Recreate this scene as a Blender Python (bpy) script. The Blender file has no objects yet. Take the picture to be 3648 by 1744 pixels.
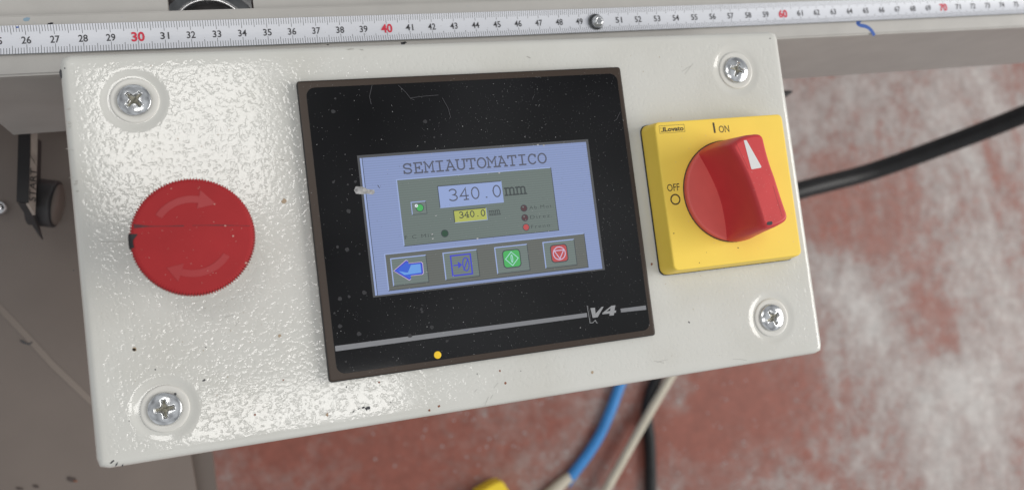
import bpy, bmesh, math, random
from mathutils import Vector, Matrix
random.seed(7)
S = bpy.context.scene
COL = S.collection
MM = 0.001

# ---------------------------------------------------------------- camera (calibrated, millimetres, face of the box is z = 0)
F = 2968.85
RC = Matrix(((0.9537649, -0.1228784, 0.2742870), (-0.1015124, -0.9906789, -0.0908322), (0.2828917, 0.0587890, -0.9573485)))
CAM = Vector((64.1848, -105.5176, 325.1079))
cd = bpy.data.cameras.new('camera'); cam = bpy.data.objects.new('camera', cd); COL.objects.link(cam); S.camera = cam
X, Y, Z = RC[0], -RC[1], -RC[2]
cam.matrix_world = Matrix(((X[0], Y[0], Z[0], CAM[0]*MM), (X[1], Y[1], Z[1], CAM[1]*MM), (X[2], Y[2], Z[2], CAM[2]*MM), (0, 0, 0, 1)))
cd.sensor_width = 36; cd.lens = 36*F/3648; cd.clip_start = 0.01; cd.clip_end = 50
cd.dof.use_dof = True; cd.dof.focus_distance = 0.330; cd.dof.aperture_fstop = 9

# ---------------------------------------------------------------- world and lamps
w = bpy.data.worlds.new('World'); S.world = w; w.use_nodes = True
bg = w.node_tree.nodes['Background']; bg.inputs[0].default_value = (0.95, 0.98, 1.0, 1); bg.inputs[1].default_value = 0.46
_nt = w.node_tree; _tc = _nt.nodes.new('ShaderNodeTexCoord'); _n = _nt.nodes.new('ShaderNodeTexNoise'); _n.inputs['Scale'].default_value = 2.6; _n.inputs['Detail'].default_value = 3
_nt.links.new(_tc.outputs['Generated'], _n.inputs['Vector']); _r = _nt.nodes.new('ShaderNodeValToRGB')
_r.color_ramp.elements[0].position = 0.36; _r.color_ramp.elements[0].color = (0.50, 0.51, 0.53, 1); _r.color_ramp.elements[1].position = 0.66; _r.color_ramp.elements[1].color = (1.75, 1.80, 1.85, 1)
_nt.links.new(_n.outputs['Fac'], _r.inputs[0]); _nt.links.new(_r.outputs[0], bg.inputs[0])
def area(name, loc, target, sx, sy, power, col):
    l = bpy.data.lights.new(name, 'AREA'); l.shape = 'RECTANGLE'; l.size = sx; l.size_y = sy; l.energy = power; l.color = col
    o = bpy.data.objects.new(name, l); COL.objects.link(o); o.location = loc
    o.rotation_euler = (Vector(target)-Vector(loc)).to_track_quat('-Z', 'Y').to_euler()
area('ceiling_lamp_rear', (-0.07, 0.30, 1.5), (-0.07, 0.299, 0), 0.33, 0.31, 2.35, (1, 0.975, 0.94))
area('ceiling_lamp_front', (0.09, -0.31, 1.5), (0.09, -0.311, 0), 0.46, 0.14, 1.6, (1, 0.975, 0.94))
area('workshop_window', (2.9, -0.45, 1.5), (0.2, -0.07, 0), 2.0, 1.6, 80, (1, 0.97, 0.93))
S.view_settings.view_transform = 'Standard'; S.view_settings.look = 'None'; S.view_settings.exposure = 0; S.view_settings.gamma = 1

def ray(px, py):
    d = Vector(((px-1824)/F, (py-872)/F, 1.0)); return RC.transposed() @ d
def P(px, py, z):
    d = ray(px, py); k = (z-CAM[2])/d[2]; return CAM+k*d
def depth(p): return (RC[2]).dot(Vector(p)-CAM)

# ---------------------------------------------------------------- materials
def mat(name, col, rough=0.5, metal=0.0, spec=0.5, coat=0.0, bump=None, var=None, emit=None, estr=1.0, coat_rough=0.1):
    m = bpy.data.materials.new(name); m.use_nodes = True; nt = m.node_tree; b = nt.nodes['Principled BSDF']
    b.inputs['Base Color'].default_value = (*col, 1); b.inputs['Roughness'].default_value = rough; b.inputs['Metallic'].default_value = metal
    b.inputs['Specular IOR Level'].default_value = spec; b.inputs['Coat Weight'].default_value = coat; b.inputs['Coat Roughness'].default_value = coat_rough
    if emit: b.inputs['Emission Color'].default_value = (*emit, 1); b.inputs['Emission Strength'].default_value = estr
    tc = nt.nodes.new('ShaderNodeTexCoord')
    if var:   # (scale, amount, detail) brightness variation of the paint itself
        n = nt.nodes.new('ShaderNodeTexNoise'); n.inputs['Scale'].default_value = var[0]; n.inputs['Detail'].default_value = var[2]
        nt.links.new(tc.outputs['Object'], n.inputs['Vector'])
        mr = nt.nodes.new('ShaderNodeMapRange'); mr.inputs[1].default_value = 0.3; mr.inputs[2].default_value = 0.7
        mr.inputs[3].default_value = 1-var[1]; mr.inputs[4].default_value = 1+var[1]
        nt.links.new(n.outputs['Fac'], mr.inputs[0])
        vm = nt.nodes.new('ShaderNodeVectorMath'); vm.operation = 'SCALE'; vm.inputs[0].default_value = col
        nt.links.new(mr.outputs[0], vm.inputs['Scale']); nt.links.new(vm.outputs[0], b.inputs['Base Color'])
    if bump:  # (scale, distance in metres, detail)
        n = nt.nodes.new('ShaderNodeTexNoise'); n.inputs['Scale'].default_value = bump[0]; n.inputs['Detail'].default_value = bump[2]
        nt.links.new(tc.outputs['Object'], n.inputs['Vector'])
        bp = nt.nodes.new('ShaderNodeBump'); bp.inputs['Distance'].default_value = bump[1]; bp.inputs['Strength'].default_value = 1
        nt.links.new(n.outputs['Fac'], bp.inputs['Height']); nt.links.new(bp.outputs[0], b.inputs['Normal'])
    return m
M = {}
def mats():
    # orange-peel enamel of the enclosure: relief fades where the mesh attribute says the paint is smooth
    m = mat('textured_enamel', (0.595, 0.592, 0.55), 0.075, spec=0.5)
    nt = m.node_tree; b = nt.nodes['Principled BSDF']; tc = nt.nodes.new('ShaderNodeTexCoord')
    wn = nt.nodes.new('ShaderNodeTexNoise'); wn.inputs['Scale'].default_value = 330; wn.inputs['Detail'].default_value = 1
    nt.links.new(tc.outputs['Object'], wn.inputs['Vector'])
    va = nt.nodes.new('ShaderNodeVectorMath'); va.operation = 'MULTIPLY_ADD'; va.inputs[1].default_value = (0.0012,)*3
    nt.links.new(wn.outputs['Color'], va.inputs[0]); nt.links.new(tc.outputs['Object'], va.inputs[2])
    n1 = nt.nodes.new('ShaderNodeTexNoise'); n1.inputs['Scale'].default_value = 660; n1.inputs['Detail'].default_value = 1.2; n1.inputs['Roughness'].default_value = 0.45
    nt.links.new(va.outputs[0], n1.inputs['Vector'])
    ab = nt.nodes.new('ShaderNodeMath'); ab.operation = 'SUBTRACT'; ab.inputs[1].default_value = 0.5; nt.links.new(n1.outputs['Fac'], ab.inputs[0])
    a2 = nt.nodes.new('ShaderNodeMath'); a2.operation = 'ABSOLUTE'; nt.links.new(ab.outputs[0], a2.inputs[0])
    mx = nt.nodes.new('ShaderNodeMath'); mx.operation = 'MULTIPLY_ADD'; mx.inputs[1].default_value = -0.8
    nt.links.new(a2.outputs[0], mx.inputs[0]); nt.links.new(n1.outputs['Fac'], mx.inputs[2])
    at = nt.nodes.new('ShaderNodeAttribute'); at.attribute_name = 'relief'
    mu = nt.nodes.new('ShaderNodeMath'); mu.operation = 'MULTIPLY'; nt.links.new(mx.outputs[0], mu.inputs[0]); nt.links.new(at.outputs['Fac'], mu.inputs[1])
    bp = nt.nodes.new('ShaderNodeBump'); bp.inputs['Distance'].default_value = 0.000112; bp.inputs['Strength'].default_value = 1
    nt.links.new(mu.outputs[0], bp.inputs['Height']); nt.links.new(bp.outputs[0], b.inputs['Normal'])
    # faint grime variation
    g = nt.nodes.new('ShaderNodeTexNoise'); g.inputs['Scale'].default_value = 28; g.inputs['Detail'].default_value = 6
    nt.links.new(tc.outputs['Object'], g.inputs['Vector'])
    r = nt.nodes.new('ShaderNodeValToRGB'); r.color_ramp.elements[0].position = 0.28; r.color_ramp.elements[0].color = (0.56, 0.553, 0.51, 1)
    r.color_ramp.elements[1].position = 0.55; r.color_ramp.elements[1].color = (0.60, 0.597, 0.56, 1)
    nt.links.new(g.outputs['Fac'], r.inputs[0]); nt.links.new(r.outputs[0], b.inputs['Base Color'])
    M['enamel'] = m
    M['beam'] = mat('grey_machine_paint', (0.43, 0.415, 0.39), 0.45, bump=(900, 0.00002, 2), var=(60, 0.05, 5))
    M['cabinet'] = mat('grey_cabinet_paint', (0.148, 0.120, 0.103), 0.40, bump=(500, 0.00002, 2), var=(14, 0.10, 5))
    M['tape'] = mat('tape_white_enamel', (0.66, 0.675, 0.72), 0.35, var=(40, 0.03, 4))
    M['tapeedge'] = mat('tape_steel_edge', (0.18, 0.19, 0.20), 0.4)
    M['ink'] = mat('black_ink', (0.05, 0.05, 0.055), 0.5)
    M['tick'] = mat('grey_black_tick_ink', (0.06, 0.06, 0.065), 0.5)
    M['redink'] = mat('red_ink', (0.62, 0.03, 0.06), 0.5)
    M['chrome'] = mat('zinc_plated_steel', (0.62, 0.63, 0.64), 0.16, metal=1, bump=(700, 0.00003, 3))
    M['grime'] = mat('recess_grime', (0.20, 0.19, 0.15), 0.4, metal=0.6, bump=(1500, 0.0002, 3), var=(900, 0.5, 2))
    M['washer'] = mat('white_nylon', (0.62, 0.61, 0.57), 0.3, spec=0.4)
    M['bezel'] = mat('brown_black_bezel_plastic', (0.040, 0.026, 0.018), 0.36, spec=0.35, bump=(1500, 0.00001, 2))
    M['bezeledge'] = mat('dark_bezel_edge', (0.012, 0.011, 0.011), 0.3)
    M['glass'] = mat('black_glass', (0.0030, 0.0030, 0.0038), 0.06, spec=0.34, var=(20, 0.5, 5))
    M['red'] = mat('red_button_plastic', (0.33, 0.021, 0.024), 0.55, spec=0.20, bump=(1200, 0.00001, 3), var=(60, 0.07, 4))
    M['redgloss'] = mat('red_polished_plastic', (0.33, 0.021, 0.024), 0.38, spec=0.36)
    M['knob'] = mat('red_switch_plastic', (0.56, 0.045, 0.048), 0.42, spec=0.35, bump=(1500, 0.00002, 3), var=(90, 0.06, 4))
    M['knobdisc'] = mat('lit_red_plastic', (0.70, 0.12, 0.105), 0.5, spec=0.35, bump=(1500, 0.00002, 3), var=(90, 0.05, 4))  # knob red painted paler, as the light falling on the disc
    M['yellow'] = mat('yellow_switch_plastic', (0.88, 0.63, 0.09), 0.45, spec=0.35, bump=(1200, 0.00001, 3), var=(35, 0.03, 5))
    M['white'] = mat('white_plastic', (0.66, 0.66, 0.65), 0.4)
    M['brownink'] = mat('black_print', (0.045, 0.03, 0.01), 0.5)
    M['stripe'] = mat('grey_print', (0.19, 0.195, 0.21), 0.35)
    M['stripelight'] = mat('light_grey_print', (0.28, 0.285, 0.295), 0.35)
    M['dot'] = mat('yellow_sticker', (0.85, 0.55, 0.01), 0.4)
    M['black'] = mat('matt_black_plastic', (0.010, 0.010, 0.012), 0.5)
    M['darkgrey'] = mat('dark_grey_plastic', (0.045, 0.043, 0.045), 0.5, var=(90, 0.2, 3))
    M['label'] = mat('worn_label_face', (0.34, 0.29, 0.25), 0.5, var=(200, 0.15, 3))
    M['cableblack'] = mat('black_cable_rubber', (0.013, 0.013, 0.014), 0.45, spec=0.3, var=(80, 0.3, 4))
    M['cableblue'] = mat('blue_cable_sheath', (0.035, 0.22, 0.55), 0.4, var=(60, 0.1, 3))
    M['cablebeige'] = mat('beige_cable_sheath', (0.50, 0.46, 0.37), 0.45, var=(60, 0.06, 3))
    M['yellowpvc'] = mat('yellow_connector_plastic', (0.80, 0.58, 0.02), 0.45)
    M['steel'] = mat('worn_dark_steel', (0.22, 0.225, 0.23), 0.32, metal=1, bump=(400, 0.00005, 3), var=(80, 0.3, 3))
    M['bright'] = mat('bright_steel', (0.6, 0.6, 0.6), 0.22, metal=1)
    M['blue'] = mat('blue_marker', (0.02, 0.09, 0.36), 0.5)
    M['paleblue'] = mat('rubbed_blue_marker', (0.22, 0.32, 0.40), 0.5)
    M['chip'] = mat('dark_paint_chip', (0.045, 0.045, 0.05), 0.6)
    M['scuff'] = mat('grey_scuff', (0.37, 0.36, 0.33), 0.4)
    M['rust'] = mat('rusty_speck', (0.22, 0.08, 0.04), 0.7)
    M['tan'] = mat('tan_speck', (0.38, 0.29, 0.20), 0.6)
    M['dust'] = mat('pale_dust', (0.42, 0.42, 0.42), 0.8)
    M['dustdim'] = mat('dim_dust', (0.10, 0.10, 0.105), 0.8)
    M['smudge'] = mat('dull_smudge', (0.012, 0.012, 0.015), 0.5)
    M['scratch'] = mat('scratch_grey', (0.042, 0.042, 0.047), 0.6)
    # screen colours: the display gives off light
    def scr(k, c, s=1.0):
        M[k] = mat('screen_'+k, (0.01, 0.01, 0.012), 0.10, spec=0.45, emit=c, estr=s)
    scr('s_blue', (0.225, 0.285, 0.49)); scr('s_hi', (0.30, 0.38, 0.64)); scr('s_frame', (0.070, 0.072, 0.075))
    scr('s_panel', (0.132, 0.165, 0.152)); scr('s_low', (0.112, 0.120, 0.108)); scr('s_btn', (0.142, 0.178, 0.166))
    scr('s_dark', (0.045, 0.055, 0.062)); scr('s_text', (0.080, 0.088, 0.125)); scr('s_value', (0.27, 0.35, 0.60)); scr('s_dim', (0.040, 0.050, 0.050))
    scr('s_yellow', (0.40, 0.43, 0.09)); scr('s_green', (0.06, 0.40, 0.10)); scr('s_white', (0.75, 0.8, 0.85)); scr('s_dred', (0.075, 0.030, 0.035))
    scr('s_red', (0.45, 0.065, 0.065)); scr('s_dgreen', (0.02, 0.065, 0.035)); scr('s_icon', (0.05, 0.055, 0.50)); scr('s_arrow', (0.035, 0.11, 0.60))
    scr('s_arrowl', (0.13, 0.32, 0.72)); scr('s_pale', (0.36, 0.62, 0.60)); scr('s_lilac', (0.55, 0.45, 0.62))
    # fine line structure of the display in the large fields
    for k in ('s_blue', 's_panel', 's_low', 's_btn'):
        m = M[k]; nt = m.node_tree; b = nt.nodes['Principled BSDF']; tc = nt.nodes['Texture Coordinate']
        wv = nt.nodes.new('ShaderNodeTexWave'); wv.bands_direction = 'Y'; wv.inputs['Scale'].default_value = 330; nt.links.new(tc.outputs['Object'], wv.inputs['Vector'])
        mr = nt.nodes.new('ShaderNodeMapRange'); mr.inputs[3].default_value = 0.92; mr.inputs[4].default_value = 1.08
        nt.links.new(wv.outputs['Fac'], mr.inputs[0]); nt.links.new(mr.outputs[0], b.inputs['Emission Strength'])
    # floor: red paint under pale dust
    m = mat('red_floor_with_dust', (0.2, 0.06, 0.05), 0.55, spec=0.3); nt = m.node_tree; b = nt.nodes['Principled BSDF']; tc = nt.nodes.new('ShaderNodeTexCoord')
    mp = nt.nodes.new('ShaderNodeMapping'); mp.inputs['Rotation'].default_value = (0, 0, 0.75); mp.inputs['Scale'].default_value = (1.0, 0.8, 1); nt.links.new(tc.outputs['Object'], mp.inputs[0])
    def noise(sc, det, ro=0.55, dist=0.0):
        n = nt.nodes.new('ShaderNodeTexNoise'); n.inputs['Scale'].default_value = sc; n.inputs['Detail'].default_value = det
        n.inputs['Roughness'].default_value = ro; n.inputs['Distortion'].default_value = dist; nt.links.new(mp.outputs[0] if sc < 60 else tc.outputs['Object'], n.inputs['Vector']); return n.outputs['Fac']
    def math_(op, a, b_, c=None):
        n = nt.nodes.new('ShaderNodeMath'); n.operation = op
        for i, v in enumerate((a, b_, c)):
            if v is None: continue
            if isinstance(v, (int, float)): n.inputs[i].default_value = v
            else: nt.links.new(v, n.inputs[i])
        return n.outputs[0]
    sx = nt.nodes.new('ShaderNodeSeparateXYZ'); nt.links.new(tc.outputs['Object'], sx.inputs[0])
    grad = nt.nodes.new('ShaderNodeMapRange'); grad.inputs[1].default_value = 0.15; grad.inputs[2].default_value = 0.75; grad.inputs[3].default_value = -0.07; grad.inputs[4].default_value = 0.07
    nt.links.new(sx.outputs[0], grad.inputs[0])
    big = noise(4.6, 8, 0.62, 1.1); fine = noise(110, 5, 0.75); mid = noise(34, 5, 0.65, 0.5); grain = noise(320, 2, 0.6)
    v = math_('MULTIPLY_ADD', grain, 0.22, math_('MULTIPLY_ADD', fine, 0.42, math_('MULTIPLY_ADD', mid, 0.50, math_('MULTIPLY_ADD', big, 1.15, -0.645))))
    v = math_('ADD', v, grad.outputs[0])
    # worn and dusty areas of this stretch of floor (metres)
    for px, py, rad, am in ((3130, 690, .12, -.20), (3300, 1080, .075, -.18), (2480, 1430, .085, -.15), (2730, 1310, .08, -.18), (1500, 1620, .24, -.10), (2260, 1470, .05, -.12), (3560, 640, .10, -.08), (3380, 1225, .03, -.18),
                            (2930, 430, .13, .14), (2960, 1130, .11, .10), (3480, 1370, .12, .10), (3330, 1650, .13, .08), (2400, 1385, .03, .14), (2890, 980, .07, .08), (2560, 1640, .12, -.05), (1250, 1720, .15, -.08)):
        q = P(px, py, -640)*MM
        dn = nt.nodes.new('ShaderNodeVectorMath'); dn.operation = 'DISTANCE'; nt.links.new(tc.outputs['Object'], dn.inputs[0]); dn.inputs[1].default_value = q
        mr = nt.nodes.new('ShaderNodeMapRange'); mr.interpolation_type = 'SMOOTHERSTEP'; mr.inputs[1].default_value = 0.0; mr.inputs[2].default_value = rad*1.5; mr.inputs[3].default_value = am; mr.inputs[4].default_value = 0.0
        nt.links.new(dn.outputs['Value'], mr.inputs[0]); v = math_('ADD', v, mr.outputs[0])
    r = nt.nodes.new('ShaderNodeValToRGB'); e = r.color_ramp.elements
    e[0].position = 0.30; e[0].color = (0.24, 0.082, 0.060, 1); e[1].position = 0.84; e[1].color = (0.43, 0.405, 0.39, 1)
    k = e.new(0.46); k.color = (0.25, 0.135, 0.115, 1); k = e.new(0.58); k.color = (0.29, 0.235, 0.22, 1)
    nt.links.new(v, r.inputs[0])
    gr = nt.nodes.new('ShaderNodeMapRange'); gr.inputs[1].default_value = 0.3; gr.inputs[2].default_value = 0.7; gr.inputs[3].default_value = 0.80; gr.inputs[4].default_value = 1.15
    nt.links.new(noise(60, 6, 0.75), gr.inputs[0]); vm = nt.nodes.new('ShaderNodeVectorMath'); vm.operation = 'SCALE'; nt.links.new(r.outputs[0], vm.inputs[0]); nt.links.new(gr.outputs[0], vm.inputs['Scale'])
    nt.links.new(vm.outputs[0], b.inputs['Base Color'])
    M['floor'] = m
mats()

# ---------------------------------------------------------------- mesh helpers (all lengths in mm)
ORG = {}
def link(name, me, m=None, parent=None, loc=(0, 0, 0), rot=None, smooth=False):
    o = bpy.data.objects.new(name, me); COL.objects.link(o)
    if m is not None and me is not None and len(me.materials) == 0:
        for mm_ in (m if isinstance(m, (list, tuple)) else [m]): me.materials.append(M[mm_] if isinstance(mm_, str) else mm_)
    o.location = Vector(loc)*MM
    if rot: o.rotation_euler = rot
    if parent is not None:
        o.parent = parent; po = ORG.get(parent.name, Vector((0, 0, 0))); o.matrix_parent_inverse = Matrix.Translation(-po*MM)
    if smooth and me is not None:
        for p in me.polygons: p.use_smooth = True
    return o
def mesh(name, vs, fs):
    me = bpy.data.meshes.new(name); me.from_pydata([tuple(Vector(v)*MM) for v in vs], [], fs); me.update(); return me
def add(name, vs, fs, m, parent=None, smooth=False, **k): return link(name, mesh(name, vs, fs), m, parent, smooth=smooth, **k)
def from_bm(name, bm, m, parent=None, smooth=False, **k):
    bmesh.ops.scale(bm, vec=(MM,)*3, verts=bm.verts); me = bpy.data.meshes.new(name); bm.to_mesh(me); bm.free(); return link(name, me, m, parent, smooth=smooth, **k)
def prism_bm(bm, pts, z0, z1, bev=0.0, seg=2, top=None):
    n = len(pts); lo = [bm.verts.new((p[0], p[1], z0)) for p in pts]; t = top or pts
    hi = [bm.verts.new((p[0], p[1], z1)) for p in t]
    f = bm.faces.new(hi); bm.faces.new(lo[::-1]); sides = [bm.faces.new((lo[i], lo[(i+1) % n], hi[(i+1) % n], hi[i])) for i in range(n)]
    bm.normal_update()
    if bev: bmesh.ops.bevel(bm, geom=list(f.edges), offset=bev, segments=seg, profile=0.6, affect='EDGES')
def prism(name, pts, z0, z1, m, parent=None, bev=0.0, seg=2, top=None, **k):
    bm = bmesh.new(); prism_bm(bm, pts, z0, z1, bev, seg, top); bmesh.ops.recalc_face_normals(bm, faces=bm.faces); return from_bm(name, bm, m, parent, **k)
def rrect(x0, x1, y0, y1, r, n=5):
    out = []
    for cx, cy, a in ((x1-r, y1-r, 0), (x0+r, y1-r, 90), (x0+r, y0+r, 180), (x1-r, y0+r, 270)):
        for i in range(n+1):
            t = math.radians(a+90*i/n); out.append((cx+r*math.cos(t), cy+r*math.sin(t)))
    return out
def circ(cx, cy, r, n=32, ry=None): return [(cx+r*math.cos(2*math.pi*i/n), cy+(ry or r)*math.sin(2*math.pi*i/n)) for i in range(n)]
def sheet(name, pts, z, m, parent=None): return add(name, [(p[0], p[1], z) for p in pts], [tuple(range(len(pts)))], m, parent)
def rect(x0, x1, y0, y1): return [(x0, y0), (x1, y0), (x1, y1), (x0, y1)]
def lathe(name, prof, c, m, parent=None, n=48, smooth=True, **k):
    vs, fs = [], []
    for r, z in prof:
        for i in range(n): a = 2*math.pi*i/n; vs.append((c[0]+r*math.cos(a), c[1]+r*math.sin(a), z))
    for j in range(len(prof)-1):
        for i in range(n): fs.append((j*n+i, j*n+(i+1) % n, (j+1)*n+(i+1) % n, (j+1)*n+i))
    if prof[-1][0] > 0.001: fs.append(tuple((len(prof)-1)*n+i for i in range(n)))
    return add(name, vs, fs, m, parent, smooth=smooth, **k)
def spline(pts, n=10):
    pts = [Vector(p) for p in pts]; q = [pts[0]*2-pts[1]]+pts+[pts[-1]*2-pts[-2]]; out = []
    for i in range(1, len(q)-2):
        for k in range(n):
            t = k/n; a, b, c, d = q[i-1], q[i], q[i+1], q[i+2]
            out.append(0.5*((2*b)+(c-a)*t+(2*a-5*b+4*c-d)*t*t+(3*b-a-3*c+d)*t**3))
    out.append(pts[-1]); return out
def tube(name, pts, r, m, parent=None, n=18, sm=10):
    c = spline(pts, sm) if sm else [Vector(p) for p in pts]; vs, fs = [], []; up = Vector((0.1, 0.2, 1)).normalized()
    for i, p in enumerate(c):
        d = (c[min(i+1, len(c)-1)]-c[max(i-1, 0)]).normalized(); a = d.cross(up).normalized(); b = a.cross(d)
        rr = r(i/(len(c)-1)) if callable(r) else r
        for k in range(n): t = 2*math.pi*k/n; vs.append(p+a*rr*math.cos(t)+b*rr*math.sin(t))
    for i in range(len(c)-1):
        for k in range(n): fs.append((i*n+k, i*n+(k+1) % n, (i+1)*n+(k+1) % n, (i+1)*n+k))
    fs.append(tuple(range(n))[::-1]); fs.append(tuple((len(c)-1)*n+k for k in range(n)))
    return add(name, vs, fs, m, parent, smooth=True)
def ribbons(name, strokes, wd, z, m, parent=None, dz=0.004):
    """flat printed strokes: each polyline becomes one mitred strip"""
    vs, fs = [], []
    for si, st in enumerate(strokes):
        pts = [Vector((p[0], p[1])) for p in st]; closed = (pts[0]-pts[-1]).length < 1e-6
        if closed: pts = pts[:-1]
        n = len(pts); b0 = len(vs)
        for i, p in enumerate(pts):
            a = pts[(i-1) % n] if (closed or i > 0) else None; c = pts[(i+1) % n] if (closed or i < n-1) else None
            d1 = (p-a).normalized() if a is not None else None; d2 = (c-p).normalized() if c is not None else None
            if d1 is None: d1 = d2
            if d2 is None: d2 = d1
            n1 = Vector((-d1.y, d1.x)); n2 = Vector((-d2.y, d2.x)); mt = (n1+n2); mt = mt.normalized() if mt.length > 1e-4 else n1
            s = wd/2/max(0.45, mt.dot(n1))
            q = p.copy()
            if not closed and i == 0: q = p-d2*wd*0.3
            if not closed and i == n-1: q = p+d1*wd*0.3
            zz = z+dz*si
            vs += [(q.x-mt.x*s, q.y-mt.y*s, zz), (q.x+mt.x*s, q.y+mt.y*s, zz)]
        for i in range(n if closed else n-1):
            a, b = b0+2*i, b0+2*((i+1) % n); fs.append((a, b, b+1, a+1))
    return add(name, vs, fs, m, parent)
def fill(name, loops, z, m, parent=None, frame=None):
    """flat shape with holes, through a filled 2D curve"""
    cu = bpy.data.curves.new(name, 'CURVE'); cu.dimensions = '2D'; cu.fill_mode = 'BOTH'
    for lp in loops:
        s = cu.splines.new('POLY'); s.points.add(len(lp)-1); s.use_cyclic_u = True
        for i, p in enumerate(lp): s.points[i].co = (p[0]*MM*100, p[1]*MM*100, 0, 1)
    return curve_to_mesh(name, cu, z, m, parent, scale=0.01, frame=frame)
def curve_to_mesh(name, cu, z, m, parent, scale=1.0, frame=None):
    t = bpy.data.objects.new('tmp', cu); COL.objects.link(t); bpy.context.view_layer.update()
    me = bpy.data.meshes.new_from_object(t.evaluated_get(bpy.context.evaluated_depsgraph_get())); bpy.data.objects.remove(t); me.materials.clear()
    for v in me.vertices:
        p = Vector((v.co.x*scale, v.co.y*scale, z*MM)); v.co = (frame @ p) if frame else p
    me.name = name; me.update(); return link(name, me, m, parent)
def text(name, s, x, y, h, z, m, parent=None, sx=1.0, bold=0.0, align='LEFT', width=None, frame=None, slant=0.0, spacing=1.0):
    """lettering of capital height h, lower left (or centre) at x, y"""
    cu = bpy.data.curves.new(name, 'FONT'); cu.body = s; cu.size = 1.0; cu.align_x = 'LEFT'; cu.offset = bold; cu.resolution_u = 3; cu.shear = slant; cu.space_character = spacing
    t = bpy.data.objects.new('tmp', cu); COL.objects.link(t); bpy.context.view_layer.update()
    me = bpy.data.meshes.new_from_object(t.evaluated_get(bpy.context.evaluated_depsgraph_get())); bpy.data.objects.remove(t); me.materials.clear()
    xs = [v.co.x for v in me.vertices]; x0, x1 = min(xs), max(xs); sc = h/0.73
    kx = (width/(x1-x0)) if width else sc*sx
    off = 0 if align == 'LEFT' else -(x1-x0)*kx/2
    for v in me.vertices:
        p = Vector(((x+off+(v.co.x-x0)*kx)*MM, (y+v.co.y*sc)*MM, z*MM)); v.co = (frame @ p) if frame else p
    me.name = name; me.update(); return link(name, me, m, parent)
def thing(name, label, cat, loc=(0, 0, 0), group=None):
    o = bpy.data.objects.new(name, None); COL.objects.link(o); o.empty_display_size = 0.02; o.location = Vector(loc)*MM; ORG[o.name] = Vector(loc)
    o['label'] = label; o['category'] = cat
    if group: o['group'] = group
    return o
def tag(o, label, cat, group=None):
    o['label'] = label; o['category'] = cat
    if group: o['group'] = group
    return o
def blob(cx, cy, r, n=9, j=0.35, ry=None, rot=0):
    out = []
    for i in range(n):
        a = 2*math.pi*i/n; q = r*(1+random.uniform(-j, j)); u, v = q*math.cos(a), (ry or r)/r*q*math.sin(a)
        out.append((cx+u*math.cos(rot)-v*math.sin(rot), cy+u*math.sin(rot)+v*math.cos(rot)))
    return out
def patches(name, polys, z, m, parent):
    vs, fs = [], []
    for i, pl in enumerate(polys):
        b = len(vs); vs += [(p[0], p[1], z(p[0], p[1]) if callable(z) else z) for p in pl]; fs.append(tuple(range(b, b+len(pl))))
    return add(name, vs, fs, m, parent)

def marks(name, polys, z, m, parent):
    for pl in polys: patches(name, [pl], z, m, parent)
def strokes(name, sts, wd, z, m, parent):
    for st in sts: ribbons(name, [st], wd, z, m, parent)

# ================================================================ setting
FLOORZ = -640
def floor():
    o = add('floor', [(-3000, -3000, FLOORZ), (4500, -3000, FLOORZ), (4500, 4000, FLOORZ), (-3000, 4000, FLOORZ)], [(0, 1, 2, 3)], 'floor'); o['kind'] = 'structure'
    # chips and grit lying on the floor
    vs, fs = [], []
    for i in range(900):
        px, py = random.uniform(1300, 3648), random.uniform(300, 1744)
        p = P(px, py, FLOORZ); r = random.choice([0.6, 0.8, 1.2, 1.6]); b = len(vs)
        a0 = random.random()*3
        for k in range(5): a = a0+k*1.256; vs.append((p.x+r*math.cos(a)*random.uniform(.6, 1.3), p.y+r*math.sin(a)*random.uniform(.5, 1), FLOORZ+0.2))
        vs.append((p.x, p.y, FLOORZ+r*0.7)); fs += [(b+k, b+(k+1) % 5, b+5) for k in range(5)]
    g = add('floor_grit', vs, fs, 'dust'); g['kind'] = 'stuff'; g['label'] = 'pale grit scattered over the dusty red floor'; g['category'] = 'grit'
floor()

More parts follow.
